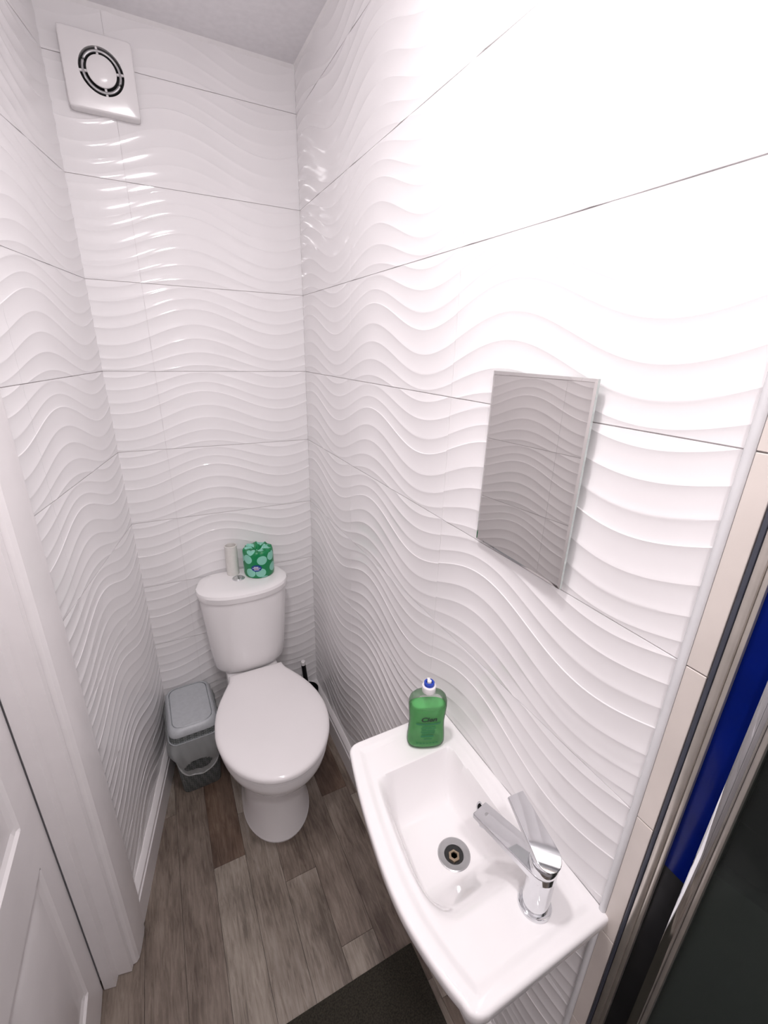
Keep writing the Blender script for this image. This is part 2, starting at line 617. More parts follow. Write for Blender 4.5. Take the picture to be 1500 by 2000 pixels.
# door frame: architrave, lining and stop, with the head above
trim = bpy.data.objects.new('trim_1', None)
COL.objects.link(trim)
struct(trim, 'white painted door frame with moulded architrave')
AR = [(0.617, -0.006), (0.617, 0.012), (0.621, 0.0165), (0.630, 0.0185), (0.638, 0.0185), (0.643, 0.022), (0.660, 0.0245), (0.695, 0.0255), (0.715, 0.0245), (0.7235, 0.020), (0.7265, 0.012), (0.7265, -0.006)]
bm = new()
prism(bm, AR, lambda s, n: lw(s, n, 0.004), lambda s, n: lw(s, n, 2.12))
part('architrave', bm, M['gloss'], trim, angle=22)
bm = new()
prism(bm, [(1.53 + 0.727 - s, n) for s, n in AR], lambda s, n: lw(s, n, 0.004), lambda s, n: lw(s, n, 2.12))
part('architrave', bm, M['gloss'], trim, angle=22)
bm = new()
prism(bm, [(2.02 - 0.0 + (0.727 - s), n) for s, n in AR], lambda z, n: lw(0.727, n, z), lambda z, n: lw(1.53, n, z))
part('architrave', bm, M['gloss'], trim, angle=22)
for s0, s1 in ((0.7275, 0.7400), (1.517, 1.5295)):
    bm = new()
    lbox(bm, s0, s1, -0.0975, 0.0115, 0.003, 2.0)
    part('jamb_lining', bm, M['gloss'], trim, False)
bm = new()
lbox(bm, 0.7400, 0.7625, -0.049, -0.022, 0.002, 1.99)
part('door_stop', bm, M['gloss'], trim, False)
bm = new()
lbox(bm, 0.7405, 1.5165, -0.0975, 0.0115, 2.0, 2.0195)
part('jamb_lining', bm, M['gloss'], trim, False)

# moulded panel door standing ajar
DXF = -0.842
PANELS = [(-0.823, -1.055, 0.742, 1.88), (-1.145, -1.377, 0.742, 1.88), (-0.808, -1.055, 0.150, 0.610), (-1.145, -1.392, 0.150, 0.610)]
PROF = [(0.0, 0.0), (0.006, 0.005), (0.016, 0.009), (0.022, 0.009), (0.034, 0.007), (0.060, 0.002)]


def door_depth(y, z):
    for y1, y0, z0, z1 in PANELS:
        d = min(y1 - y, y - y0, z - z0, z1 - z)
        if d > 0:
            for (a, da), (c, dc) in zip(PROF[:-1], PROF[1:]):
                if d <= c:
                    return da + (dc - da) * (d - a) / (c - a)
            return PROF[-1][1]
    return 0.0


ys, zs = {-0.7375, -1.462}, {0.008, 1.985}
for y1, y0, z0, z1 in PANELS:
    for d, _ in PROF:
        ys |= {round(y1 - d, 5), round(y0 + d, 5)}
        zs |= {round(z0 + d, 5), round(z1 - d, 5)}
ys, zs = sorted(ys), sorted(zs)
bm = new()
gv = [[bm.verts.new((DXF - door_depth(y, z), y, z)) for y in ys] for z in zs]
for a, c in zip(gv[:-1], gv[1:]):
    for k in range(len(ys) - 1):
        bm.faces.new((a[k], a[k + 1], c[k + 1], c[k]))
r = bmesh.ops.extrude_edge_only(bm, edges=[e for e in bm.edges if e.is_boundary])
bv = [v for v in r['geom'] if isinstance(v, bmesh.types.BMVert)]
for v in bv:
    v.co.x = DXF - 0.038
bmesh.ops.holes_fill(bm, edges=[e for e in bm.edges if e.is_boundary])
struct(part('door_1', bm, M['gloss'], angle=12), 'white moulded panel door standing slightly ajar')

# round surface-mounted ceiling lamp, and a matching unseen one added behind the camera
for (lx_, ly_), lab in zip(LAMP_POS, ('small round surface-mounted ceiling lamp between toilet and basin', 'small round ceiling lamp added out of view behind the camera to brighten the lower room')):
    lamp = thing('ceiling_lamp', lab, 'lamp', (lx_, ly_, CEIL), 0.0, 'round ceiling lamps')
    bm = new()
    add_lathe(bm, [(0.062, 0.0), (0.062, -0.020), (0.060, -0.024), (0.054, -0.025), (0.0525, -0.021)], 40, cap0=False, cap1=False)
    part('bezel', bm, M['lamp_ring'], lamp)
    bm = new()
    add_lathe(bm, [(0.0525, -0.021), (0.0505, -0.027), (0.042, -0.032), (0.028, -0.035), (0.010, -0.037)], 40, cap0=False)
    part('lens', bm, M['lens'], lamp)


# ------------------------------------------------------------------ toilet
def egg(yb, yf, w, wb, ym, cx=0.0, n=48, sq=2.6):
    """plan outline: half ellipse in front of ym, squarer tail behind it; x half widths w and wb"""
    out = []
    for k in range(n):
        a = 2 * math.pi * k / n
        c, s = math.cos(a), math.sin(a)
        if s <= 0:
            out.append((cx + w * c, ym + (ym - yf) * s))
        else:
            e = 2 / sq
            x = w * math.copysign(abs(c) ** e, c)
            t = abs(s) ** e
            x *= 1 - (1 - wb / w) * smooth01(t)
            out.append((cx + x, ym + (yb - ym) * t))
    return out


toilet = thing('toilet', 'white close-coupled toilet with its lid down against the back wall', 'toilet', (-0.306, -0.02, 0.0))
TO = Vector((-0.306, -0.02, 0.0))


def tsec(z, yb, yf, w, wb, ym, cx=0.0, **kw):
    return [(x, y - TO.y, z) for x, y in egg(yb, yf, w, wb, ym, cx, **kw)]


HW = [(-0.182, 0.100), (-0.20, 0.1015), (-0.225, 0.110), (-0.26, 0.129), (-0.30, 0.149), (-0.35, 0.168), (-0.40, 0.179), (-0.45, 0.1835)]


def hw_at(y):
    if y >= HW[0][0]:
        return HW[0][1]
    for (a, wa), (c, wc) in zip(HW[:-1], HW[1:]):
        if y >= c:
            return wa + (wc - wa) * (y - a) / (c - a)
    return HW[-1][1]


def pear(z, d=0.0, back=-0.184, cx=0.006, yf=-0.692):
    """seat plan: square hinge end, swelling to a half ellipse in front; d pulls the outline in"""
    ym = -0.45
    side = []
    for k in range(15):
        y = back - d + (ym - back + d) * k / 14
        side.append((hw_at(y) - d, y))
    n = 18
    fr = [((0.1835 - d) * math.cos(math.pi / 2 * k / n), ym - (ym - yf - d) * math.sin(math.pi / 2 * k / n)) for k in range(1, n)]
    half = side + fr
    pts = half + [(0.0, yf + d)] + [(-x, y) for x, y in half[::-1]]
    return [(cx + x, y - TO.y, z) for x, y in pts]


bm = new()
add_loft(bm, [tsec(0.0, -0.15, -0.578, 0.116, 0.10, -0.42), tsec(0.008, -0.15, -0.580, 0.118, 0.10, -0.42),
              tsec(0.016, -0.15, -0.576, 0.114, 0.10, -0.42),
              tsec(0.09, -0.15, -0.562, 0.107, 0.10, -0.42), tsec(0.17, -0.15, -0.552, 0.103, 0.10, -0.42), tsec(0.225, -0.15, -0.557, 0.105, 0.10, -0.42),
              tsec(0.27, -0.15, -0.570, 0.112, 0.10, -0.42), tsec(0.33, -0.15, -0.585, 0.118, 0.09, -0.43)], True, True)
add_loft(bm, [pear(0.292, 0.080, -0.14), pear(0.303, 0.060, -0.14), pear(0.318, 0.040, -0.14), pear(0.336, 0.024, -0.14), pear(0.358, 0.012, -0.14), pear(0.380, 0.007, -0.14), pear(0.396, 0.007, -0.14), pear(0.401, 0.011, -0.14)])
add_box(bm, (-0.097, -0.20 - TO.y, 0.20), (0.097, -0.03 - TO.y, 0.412), 0.012, 3)
part('pan', bm, M['ceramic'], toilet)
bm = new()
add_loft(bm, [pear(0.402, 0.006), pear(0.4035, 0.003), pear(0.413, 0.003), pear(0.4145, 0.006)])
part('seat', bm, M['white_plastic'], toilet)
bm = new()
add_loft(bm, [pear(0.4165, 0.004), pear(0.419, 0.0), pear(0.428, 0.0), pear(0.433, 0.003), pear(0.4365, 0.009), pear(0.4385, 0.020), pear(0.4400, 0.045), pear(0.4408, 0.075)])
part('lid', bm, M['seat'], toilet)


def dsec(z, w, yf, yb=-0.010, ym=-0.10, wb=0.86):
    """cistern plan: nearly straight back with rounded corners, bowed front"""
    pts = []
    n = 64
    for k in range(n):
        a = 2 * math.pi * k / n
        c, s_ = math.cos(a), math.sin(a)
        if s_ <= 0:
            e = 2 / 2.25
            pts.append((w * math.copysign(abs(c) ** e, c), ym - (ym - yf) * abs(s_) ** e))
        else:
            e = 2 / 6.0
            t = abs(s_) ** e
            pts.append((w * math.copysign(abs(c) ** e, c) * (1 - (1 - wb) * t), ym + (yb - ym) * t))
    return [(x, y - TO.y, z) for x, y in pts]


bm = new()
add_loft(bm, [dsec(0.415, 0.104, -0.150, -0.02), dsec(0.418, 0.116, -0.163, -0.016), dsec(0.425, 0.126, -0.172, -0.014), dsec(0.440, 0.133, -0.179, -0.012),
              dsec(0.50, 0.140, -0.185), dsec(0.60, 0.148, -0.192), dsec(0.70, 0.155, -0.198), dsec(0.744, 0.157, -0.200)])
part('cistern', bm, M['ceramic'], toilet)
bm = new()
add_loft(bm, [dsec(0.746, 0.154, -0.196), dsec(0.748, 0.162, -0.207), dsec(0.770, 0.1665, -0.212), dsec(0.779, 0.163, -0.208), dsec(0.784, 0.152, -0.195, -0.014), dsec(0.785, 0.128, -0.17, -0.03)])
clid = part('cistern_lid', bm, M['ceramic'], toilet)
bm = new()
add_lathe(bm, [(0.0225, 0.7845), (0.0225, 0.787), (0.0215, 0.7882), (0.0185, 0.7882), (0.0178, 0.7865), (0.017, 0.7865), (0.0155, 0.7888), (0.012, 0.7893), (0.004, 0.7893)], 36, (-0.012, -0.09 - TO.y, 0))
part('flush_button', bm, M['chrome'], clid)
bm = new()
add_box(bm, (-0.0128, -0.105 - TO.y, 0.7890), (-0.0112, -0.075 - TO.y, 0.7897))
part('button_split', bm, M['dark'], clid, False)

# ------------------------------------------------------------------ things on the cistern
TOP = 0.785
roll = thing('toilet_roll', 'wrapped toilet roll in green paper with pale spots, on the cistern lid', 'toilet roll', (-0.236, -0.072, TOP))
bm = new()
seg, rr, hh = 64, 0.056, 0.108
prof = [(0.030, 0.001), (0.050, 0.0), (0.0545, 0.004), (0.056, 0.012), (0.0562, 0.05), (0.056, 0.094), (0.0545, 0.101), (0.050, 0.1055), (0.040, 0.107),
        (0.032, 0.1065), (0.024, 0.104), (0.018, 0.099), (0.010, 0.093), (0.002, 0.090)]
random.seed(11)
rows = []
uvl = bm.loops.layers.uv.new('wrap')
arc = 0.0
arcs = []
pv = prof[0]
for q in prof:
    arc += math.hypot(q[0] - pv[0], q[1] - pv[1])
    arcs.append(arc)
    pv = q
for j, (r_, z_) in enumerate(prof):
    row = []
    for i in range(seg):
        a = 2 * math.pi * i / seg
        wob = 0.0 if j < 6 else (0.0016 * math.sin(9 * a + j) + 0.0012 * math.sin(17 * a + 2 * j)) * (1 if r_ > 0.01 else 0)
        row.append(bm.verts.new((r_ * math.cos(a), r_ * math.sin(a), z_ + wob * 1.6)))
    rows.append(row)
for j in range(len(prof) - 1):
    for i in range(seg):
        k = (i + 1) % seg
        f = bm.faces.new((rows[j][i], rows[j][k], rows[j + 1][k], rows[j + 1][i]))
        for lp, (ii, jj) in zip(f.loops, ((i, j), (i + 1, j), (i + 1, j + 1), (i, j + 1))):
            lp[uvl].uv = (ii / seg * 7.0, arcs[jj] / 0.047 + 0.1)
bm.faces.new(rows[0][::-1])
part('wrapper', bm, M['wrap'], roll)
# oval badge with printed strokes, lying on the curved side of the wrapper that faces the room
A0 = math.radians(-110)


def on_roll(du, dz, off):
    a = A0 + du / 0.0562
    return ((0.0562 + off) * math.cos(a), (0.0562 + off) * math.sin(a), 0.045 + dz)


bm = new()
N = 28
ctr = bm.verts.new(on_roll(0, 0, 0.0007))
ring1 = [bm.verts.new(on_roll(0.010 * math.cos(2 * math.pi * k / N), 0.007 * math.sin(2 * math.pi * k / N), 0.0007)) for k in range(N)]
ring2 = [bm.verts.new(on_roll(0.019 * math.cos(2 * math.pi * k / N), 0.0135 * math.sin(2 * math.pi * k / N), 0.0006)) for k in range(N)]
for k in range(N):
    j = (k + 1) % N
    bm.faces.new((ctr, ring1[k], ring1[j]))
    bm.faces.new((ring1[k], ring2[k], ring2[j], ring1[j]))
badge = part('badge', bm, M['navy'], roll)


def stroke(u0, u1, dz, hgt, mt):
    bm = new()
    n = 8
    lo_ = [bm.verts.new(on_roll(u0 + (u1 - u0) * k / n, dz - hgt / 2 + 0.0004 * math.sin(k * 2.1), 0.0012)) for k in range(n + 1)]
    hi_ = [bm.verts.new(on_roll(u0 + (u1 - u0) * k / n, dz + hgt / 2 + 0.0004 * math.cos(k * 2.7), 0.0012)) for k in range(n + 1)]
    for k in range(n):
        bm.faces.new((lo_[k], lo_[k + 1], hi_[k + 1], hi_[k]))
    part('badge_print', bm, mt, badge)


stroke(-0.009, 0.007, 0.0055, 0.0032, M['white_print'])
stroke(-0.014, 0.014, 0.0005, 0.0026, M['white_print'])
stroke(-0.008, 0.006, -0.0018, 0.0012, M['red_print'])
stroke(-0.009, 0.010, -0.0055, 0.0030, M['white_print'])

tube = thing('cardboard_tube', 'empty white toilet roll tube standing on the cistern lid', 'tube', (-0.329, -0.042, TOP))
bm = new()
add_lathe(bm, [(0.0225, 0.0), (0.0225, 0.1185), (0.0215, 0.119), (0.0195, 0.119), (0.0195, 0.0)], 36, cap0=False, cap1=False)
part('tube_wall', bm, M['card'], tube)
bm = new()
add_lathe(bm, [(0.0194, 0.100), (0.0192, 0.1005), (0.002, 0.1005)], 30)
part('inner_paper', bm, add_noise(mat('grey_card', (0.42, 0.38, 0.36), 0.9), 60, 0.1), tube)

# ------------------------------------------------------------------ waste bin
wbin = thing('waste_bin', 'grey woven-look plastic bin with liner bag, beside the toilet', 'bin', (-0.547, -0.138, 0.0), 0.03)
wbin.scale = (1.0, 1.07, 1.02)


def bsec(z, hx, hy, r):
    return [(x, y, z) for x, y in rrect(hx, hy, r, 6)]


bm = new()
add_loft(bm, [bsec(0.0, 0.066, 0.096, 0.022), bsec(0.004, 0.069, 0.099, 0.024), bsec(0.14, 0.0765, 0.1075, 0.027), bsec(0.262, 0.082, 0.1135, 0.03)])
part('body', bm, M['bin'], wbin)
bm = new()
add_loft(bm, [bsec(0.262, 0.0845, 0.1165, 0.032), bsec(0.266, 0.0855, 0.1175, 0.032), bsec(0.268, 0.0840, 0.116, 0.032), bsec(0.288, 0.0835, 0.1155, 0.032)])
part('woven_band', bm, M['bin'], wbin)
bm = new()
add_loft(bm, [bsec(0.2605, 0.0850, 0.1172, 0.032), bsec(0.2605, 0.0875, 0.1195, 0.033), bsec(0.2640, 0.0875, 0.1195, 0.033), bsec(0.2640, 0.0850, 0.1172, 0.032)], False, False)
part('rim_lip', bm, M['bin_lid'], wbin)
bm = new()
add_loft(bm, [bsec(0.288, 0.0840, 0.1158, 0.034), bsec(0.294, 0.0840, 0.1158, 0.034), bsec(0.304, 0.0815, 0.113, 0.034), bsec(0.312, 0.0765, 0.108, 0.034),
              bsec(0.3155, 0.0705, 0.102, 0.032), bsec(0.3155, 0.0690, 0.1005, 0.031), bsec(0.306, 0.0688, 0.1003, 0.031)])
lidb = part('lid_frame', bm, M['bin_lid'], wbin)
bm = new()
add_loft(bm, [bsec(0.3065, 0.0666, 0.0981, 0.030), bsec(0.3140, 0.0666, 0.0981, 0.030), bsec(0.3155, 0.0652, 0.0967, 0.029), bsec(0.3162, 0.05, 0.08, 0.022)])
part('swing_flap', bm, M['bin_lid'], lidb)
# liner bag turned over the rim: thin film hanging loose, longest at the front, with a hand hole
random.seed(3)
bm = new()
raw = rrect(1.0, 1.0, 0.30, 10)
raw.append(raw[0])
seglen = [math.dist(raw[k], raw[k + 1]) for k in range(len(raw) - 1)]
nb = 120
base = []
for k in range(nb):
    d_ = sum(seglen) * k / nb
    q = 0
    while d_ > seglen[q]:
        d_ -= seglen[q]
        q += 1
    f_ = d_ / max(seglen[q], 1e-9)
    base.append((raw[q][0] + (raw[q + 1][0] - raw[q][0]) * f_, raw[q][1] + (raw[q + 1][1] - raw[q][1]) * f_))


def bag_end(ux, uy):
    front = smooth01(-uy)
    return 0.104 + 0.085 * abs(ux) ** 2.2 + 0.05 * (1 - front) + 0.004 * math.sin(6 * ux + 2)


NR = 18
grid = []
for j in range(NR + 1):
    t = j / NR
    row = []
    for i in range(nb):
        ux, uy = base[i]
        front = smooth01((-uy - 0.0) / 1.0)
        zend = bag_end(ux, uy)
        z = 0.2615 + (zend - 0.2615) * t
        out = 0.0865 + 0.012 * math.sin(math.pi * min(1, t * 1.15)) * (0.5 + 0.5 * front) + 0.003 * t
        fold = 0.0022 * math.sin(11 * math.atan2(uy, ux) + 6 * t) * t + 0.0012 * math.sin(23 * math.atan2(uy, ux) - 9 * t)
        sc = 1 - 0.10 * t * front
        row.append(bm.verts.new((ux * (out + fold) * sc, uy * (out + 0.0335 + fold + 0.004 * front * t), z)))
    grid.append(row)
for j in range(NR):
    for i in range(nb):
        k = (i + 1) % nb
        cx = sum(v.co.x for v in (grid[j][i], grid[j + 1][k])) / 2
        cz = sum(v.co.z for v in (grid[j][i], grid[j + 1][k])) / 2
        cy = grid[j][i].co.y
        if cy < -0.08 and ((cx + 0.004) / 0.048) ** 2 + ((cz - 0.158) / 0.028) ** 2 < 1:
            continue
        bm.faces.new((grid[j][i], grid[j][k], grid[j + 1][k], grid[j + 1][i]))
for v in [v for v in bm.verts if not v.link_faces]:
    bm.verts.remove(v)
bag = part('liner_bag', bm, M['bag'], wbin, angle=60)
bm = new()
hem = []
for i in range(nb):
    ux, uy = base[i]
    front = smooth01(-uy)
    t = 1.0
    out = 0.0865 + 0.012 * math.sin(math.pi) * (0.5 + 0.5 * front) + 0.003
    fold = 0.0022 * math.sin(11 * math.atan2(uy, ux) + 6)
    sc = 1 - 0.10 * front
    hem.append((ux * (out + fold) * sc, uy * (out + 0.0335 + fold + 0.004 * front), bag_end(ux, uy)))
add_tube(bm, hem, 0.0026, 6, True)
part('bag_hem', bm, M['bag_hem'], bag)

# ------------------------------------------------------------------ toilet brush
brush = thing('toilet_brush', 'black toilet brush with white-tipped handle behind the toilet', 'toilet brush', (-0.063, -0.072, 0.0))
bm = new()
add_lathe(bm, [(0.038, 0.0), (0.040, 0.004), (0.043, 0.12), (0.0445, 0.150), (0.0425, 0.1515), (0.041, 0.148), (0.038, 0.02)], 32)
part('holder', bm, M['black'], brush)
bm = new()
add_tube(bm, [(0.004, 0.0, 0.03), (-0.004, 0.002, 0.15), (-0.0115, 0.005, 0.22), (-0.0165, 0.008, 0.285)], 0.0098, 14)
hd = part('handle', bm, M['black'], brush)
bm = new()
add_tube(bm, [(-0.0163, 0.0078, 0.283), (-0.0168, 0.008, 0.290), (-0.0175, 0.0084, 0.300), (-0.0178, 0.0086, 0.303)], [0.0098, 0.0104, 0.0104, 0.008], 14)
part('end_cap', bm, M['white_plastic'], hd)
bm = new()
add_lathe(bm, [(0.010, 0.02), (0.030, 0.03), (0.032, 0.09), (0.012, 0.11)], 24)
part('bristle_head', bm, M['bristle'], brush)

# ------------------------------------------------------------------ wash basin
RIM = 0.81
basin = thing('wash_basin', 'small white wall-hung wash basin with a bowed front', 'basin', (0.0, -1.198, RIM))
BY0, BY1 = -0.972, -1.4275      # far and near ends


def front_x(y):
    t = (y - BY0) / (BY1 - BY0)
    pts = [(0.0, -0.236), (0.1, -0.248), (0.25, -0.262), (0.4, -0.2725), (0.58, -0.2805), (0.72, -0.2790), (0.88, -0.2655), (1.0, -0.2475)]
    t = max(0.0, min(1.0, t))
    for k in range(len(pts) - 1):
        if t <= pts[k + 1][0]:
            (a, xa), (c, xc) = pts[k], pts[k + 1]
            p0 = pts[k - 1] if k else pts[k]
            p3 = pts[k + 2] if k + 2 < len(pts) else pts[k + 1]
            m0 = (xc - p0[1]) / (c - p0[0])
            m1 = (p3[1] - xa) / (p3[0] - a)
            f, w_ = (t - a) / (c - a), c - a
            return ((2 * f ** 3 - 3 * f ** 2 + 1) * xa + (f ** 3 - 2 * f ** 2 + f) * w_ * m0
                    + (3 * f ** 2 - 2 * f ** 3) * xc + (f ** 3 - f ** 2) * w_ * m1)
    return pts[-1][1]


BO = Vector((0.0, -1.198, RIM))


def ease(t):
    t = max(0.0, min(1.0, t))
    return 1 - (1 - t) ** 2.2


def bowl_z(x, y):
    fx = front_x(y)
    # raised rim round front and both ends, shallow deck inside it
    d = min(x - fx, BY0 - y, y - BY1)
    z = -0.0045 * smooth01((d - 0.018) / 0.016)
    db = -x
    z *= smooth01((db - 0.010) / 0.012) if db < 0.03 else 1.0
    # bowl
    f_far = ease((-1.064 - y) / 0.062)
    f_near = smooth01((y + 1.335) / 0.105)
    f_front = smooth01((x - (fx + 0.040)) / 0.042)
    f_back = ease((-0.040 - x) / 0.030)
    b = f_far * f_near * f_front * f_back
    rad = math.hypot((x + 0.117), (y + 1.203))
    return z - (0.092 + 0.006 * smooth01(1 - rad / 0.09)) * b


bm = new()
# top: heightfield between the front outline and the wall
NX, NY, N1 = 104, 160, 52
ins = 0.006
top = []
ya, yb = BY0 - ins, BY1 + ins
rc = 0.020


def edge_x(y):
    x = front_x(y) + ins
    for ye in (ya, yb):
        d = abs(y - ye)
        if d < rc:
            fxe = front_x(ya - rc if ye == ya else yb + rc) + ins
            x = fxe + rc - math.sqrt(max(0, rc * rc - (rc - d) ** 2))
    return x


def yrow(j):
    t = j / NY
    # finer rows inside the rounded corners
    s = 0.5 - 0.5 * math.cos(math.pi * t)
    t = 0.65 * t + 0.35 * s
    return ya + (yb - ya) * t


for j in range(NY + 1):
    y = yrow(j)
    xe = edge_x(y)
    row = []
    for i in range(NX + 1):
        x = xe + 0.09 * i / N1 if i <= N1 else xe + 0.09 + (-0.001 - xe - 0.09) * (i - N1) / (NX - N1)
        row.append(bm.verts.new((x - BO.x, y - BO.y, bowl_z(x, y))))
    top.append(row)
for j in range(NY):
    for i in range(NX):
        bm.faces.new((top[j][i], top[j][i + 1], top[j + 1][i + 1], top[j + 1][i]))
# boundary loop of the top (front side and the two ends), then the rounded edge and the underside
loop = [top[0][i] for i in range(NX, -1, -1)] + [top[j][0] for j in range(1, NY + 1)] + [top[NY][i] for i in range(1, NX + 1)]
cen = Vector((-0.12, -1.20, 0)) - Vector((BO.x, BO.y, 0))


def off_pt(v, d, z, sc=None):
    p = v.co.copy()
    wx, wy = p.x + BO.x, p.y + BO.y
    nx, ny = 0.0, 0.0
    # outward direction from neighbouring loop points is approximated by the plan shape
    i = idx[v]
    a = loop[max(0, i - 1)].co
    c = loop[min(len(loop) - 1, i + 1)].co
    t = Vector((c.x - a.x, c.y - a.y, 0))
    if t.length > 1e-9:
        t.normalize()
        nx, ny = t.y, -t.x
        if (p.x - cen.x) * nx + (p.y - cen.y) * ny < 0:
            nx, ny = -nx, -ny
    q = Vector((p.x + nx * d, p.y + ny * d, z))
    if sc is not None:
        q.x = min(0.0, -0.001) + (q.x + 0.001) * sc[0] - 0.0
        q.y = cen.y + (q.y - cen.y) * sc[1]
    q.x = min(q.x, -0.001 - BO.x)
    return q


idx = {v: i for i, v in enumerate(loop)}
prev = loop
for d, z, sc in ((0.0022, -0.0006, None), (0.0042, -0.0020, None), (0.0056, -0.0045, None), (0.0060, -0.0080, None), (0.0054, -0.022, None),
                 (0.0030, -0.028, None), (-0.004, -0.034, (0.97, 0.985)), (-0.010, -0.060, (0.90, 0.88)), (-0.010, -0.095, (0.80, 0.74)), (-0.010, -0.125, (0.66, 0.55))):
    cur = [bm.verts.new(off_pt(v, d, z, sc)) for v in loop]
    for i in range(len(loop) - 1):
        bm.faces.new((prev[i], prev[i + 1], cur[i + 1], cur[i]))
    prev = cur
bm.faces.new(prev)
part('bowl', bm, M['ceramic'], basin, angle=50)
# waste fitting in the bottom of the bowl
DC = (-0.117, -1.203)
dz = bowl_z(*DC)
bm = new()
cx, cy = DC[0] - BO.x, DC[1] - BO.y
add_lathe(bm, [(0.031, dz - 0.001), (0.031, dz + 0.0022), (0.029, dz + 0.0034), (0.019, dz + 0.0026), (0.0175, dz + 0.0010)], 40, (cx, cy, 0), False, False)
waste = part('waste_flange', bm, M['steel'], basin)
bm = new()
add_lathe(bm, [(0.0176, dz + 0.0015), (0.0172, dz + 0.0012), (0.002, dz + 0.0011)], 32, (cx, cy, 0), False)
part('waste_hole', bm, M['dark'], waste)
bm = new()
add_lathe(bm, [(0.0110, dz + 0.001), (0.0110, dz + 0.0060), (0.0100, dz + 0.0070), (0.0065, dz + 0.0070), (0.0060, dz + 0.0042)], 6, (cx - 0.003, cy - 0.004, 0), False, False)
part('waste_nut', bm, M['brass'], waste, False)
bm = new()
add_lathe(bm, [(0.0052, dz + 0.0042), (0.002, dz + 0.0042)], 12, (cx - 0.003, cy - 0.004, 0))
part('nut_bore', bm, M['dark'], waste)
# overflow ring in the back wall of the bowl
ov = Vector((-0.046, -1.186, 0))
ovz = bowl_z(ov.x, ov.y)
n_ov = Vector((-0.85, 0, 0.52)).normalized()
bm = new()
add_lathe(bm, [(0.0105, -0.001), (0.0105, 0.002), (0.0095, 0.003), (0.0070, 0.003), (0.0065, 0.0012)], 28, cap0=False, cap1=False)
o = part('overflow_ring', bm, M['chrome'], basin, loc=(ov.x - BO.x, ov.y - BO.y, ovz + 0.001))
o.rotation_euler = n_ov.to_track_quat('Z', 'Y').to_euler()
bm = new()
add_lathe(bm, [(0.0066, 0.0015), (0.001, 0.0015)], 20)
part('overflow_hole', bm, M['dark'], o)

# ------------------------------------------------------------------ tap
TAPB = Vector((-0.088, -1.362, RIM - 0.0042))
tap = thing('basin_tap', 'chrome lever mixer tap at the near end of the basin', 'tap', TAPB)
bm = new()
add_lathe(bm, [(0.0255, 0.0), (0.0255, 0.003), (0.0245, 0.0048), (0.0225, 0.0055)], 40)
part('base_ring', bm, M['chrome'], tap)
bm = new()
add_lathe(bm, [(0.0205, 0.005), (0.0205, 0.074), (0.0212, 0.078)], 40)
part('body', bm, M['chrome'], tap)
# collar above the spout that the lever sits on
bm = new()
add_lathe(bm, [(0.0205, 0.088), (0.0218, 0.091), (0.0218, 0.104), (0.0205, 0.107)], 40)
part('cartridge_collar', bm, M['chrome'], tap)


def slab(name, base, tip, w0, w1, th0, th1, mt, parent, back=0.022, up=Vector((0, 0, 1)), tipround=0.0):
    """flat arm with a rounded heel at the base and a square end at the tip"""
    base, tip = Vector(base), Vector(tip)
    d = (tip - base)
    L = d.length
    d.normalize()
    s = d.cross(up).normalized()
    u = s.cross(d)
    pts = []
    for k in range(13):
        a = math.pi / 2 + math.pi * k / 12
        pts.append((back * math.cos(a), w0 * math.sin(a), th0))
    pts += [(L * 0.5, -(w0 + w1) / 2, (th0 + th1) / 2), (L, -w1, th1), (L, w1, th1), (L * 0.5, (w0 + w1) / 2, (th0 + th1) / 2)]
    bm = new()
    lo_ = [bm.verts.new(base + d * a + s * b_ - u * t / 2) for a, b_, t in pts]
    hi_ = [bm.verts.new(base + d * a + s * b_ + u * t / 2) for a, b_, t in pts]
    n = len(pts)
    for k in range(n):
        j = (k + 1) % n
        bm.faces.new((lo_[k], lo_[j], hi_[j], hi_[k]))
    bm.faces.new(lo_[::-1])
    bm.faces.new(hi_)
    bmesh.ops.recalc_face_normals(bm, faces=bm.faces)
    es = [e for e in bm.edges if e.is_manifold and e.calc_face_angle(0) > 0.6]
    bmesh.ops.bevel(bm, geom=es, offset=0.0012, segments=2, profile=0.5, affect='EDGES')
    return part(name, bm, mt, parent, angle=18)


sp = slab('spout', (0, 0, 0.0815), (-0.024, 0.117, 0.0755), 0.0215, 0.0165, 0.014, 0.009, M['chrome'], tap, 0.0215)
bm = new()
add_lathe(bm, [(0.0105, 0.058), (0.0105, 0.071)], 28, (-0.0215, 0.104, 0))
part('aerator', bm, M['chrome'], sp)
bm = new()
add_lathe(bm, [(0.0055, 0.0795), (0.0055, 0.0808), (0.004, 0.0812)], 20, (-0.0205, 0.100, 0))
part('spout_button', bm, M['steel'], sp)
slab('lever', (0.001, -0.002, 0.111), (0.0065, 0.076, 0.1435), 0.0205, 0.0145, 0.011, 0.006, M['chrome'], tap, 0.0205)

# ------------------------------------------------------------------ soap bottle
soap = thing('soap_bottle', 'clear bottle of green liquid soap with a blue and white cap, on the basin', 'bottle', (-0.0815, -1.0315, RIM - 0.0040), math.atan2(-0.37, 0.93))


def oval(z, hx, hy, n=40, e=2.6):
    out = []
    for k in range(n):
        a = 2 * math.pi * k / n
        c, s = math.cos(a), math.sin(a)
        out.append((hx * math.copysign(abs(c) ** (2 / e), c), hy * math.copysign(abs(s) ** (2 / e), s), z))
    return out


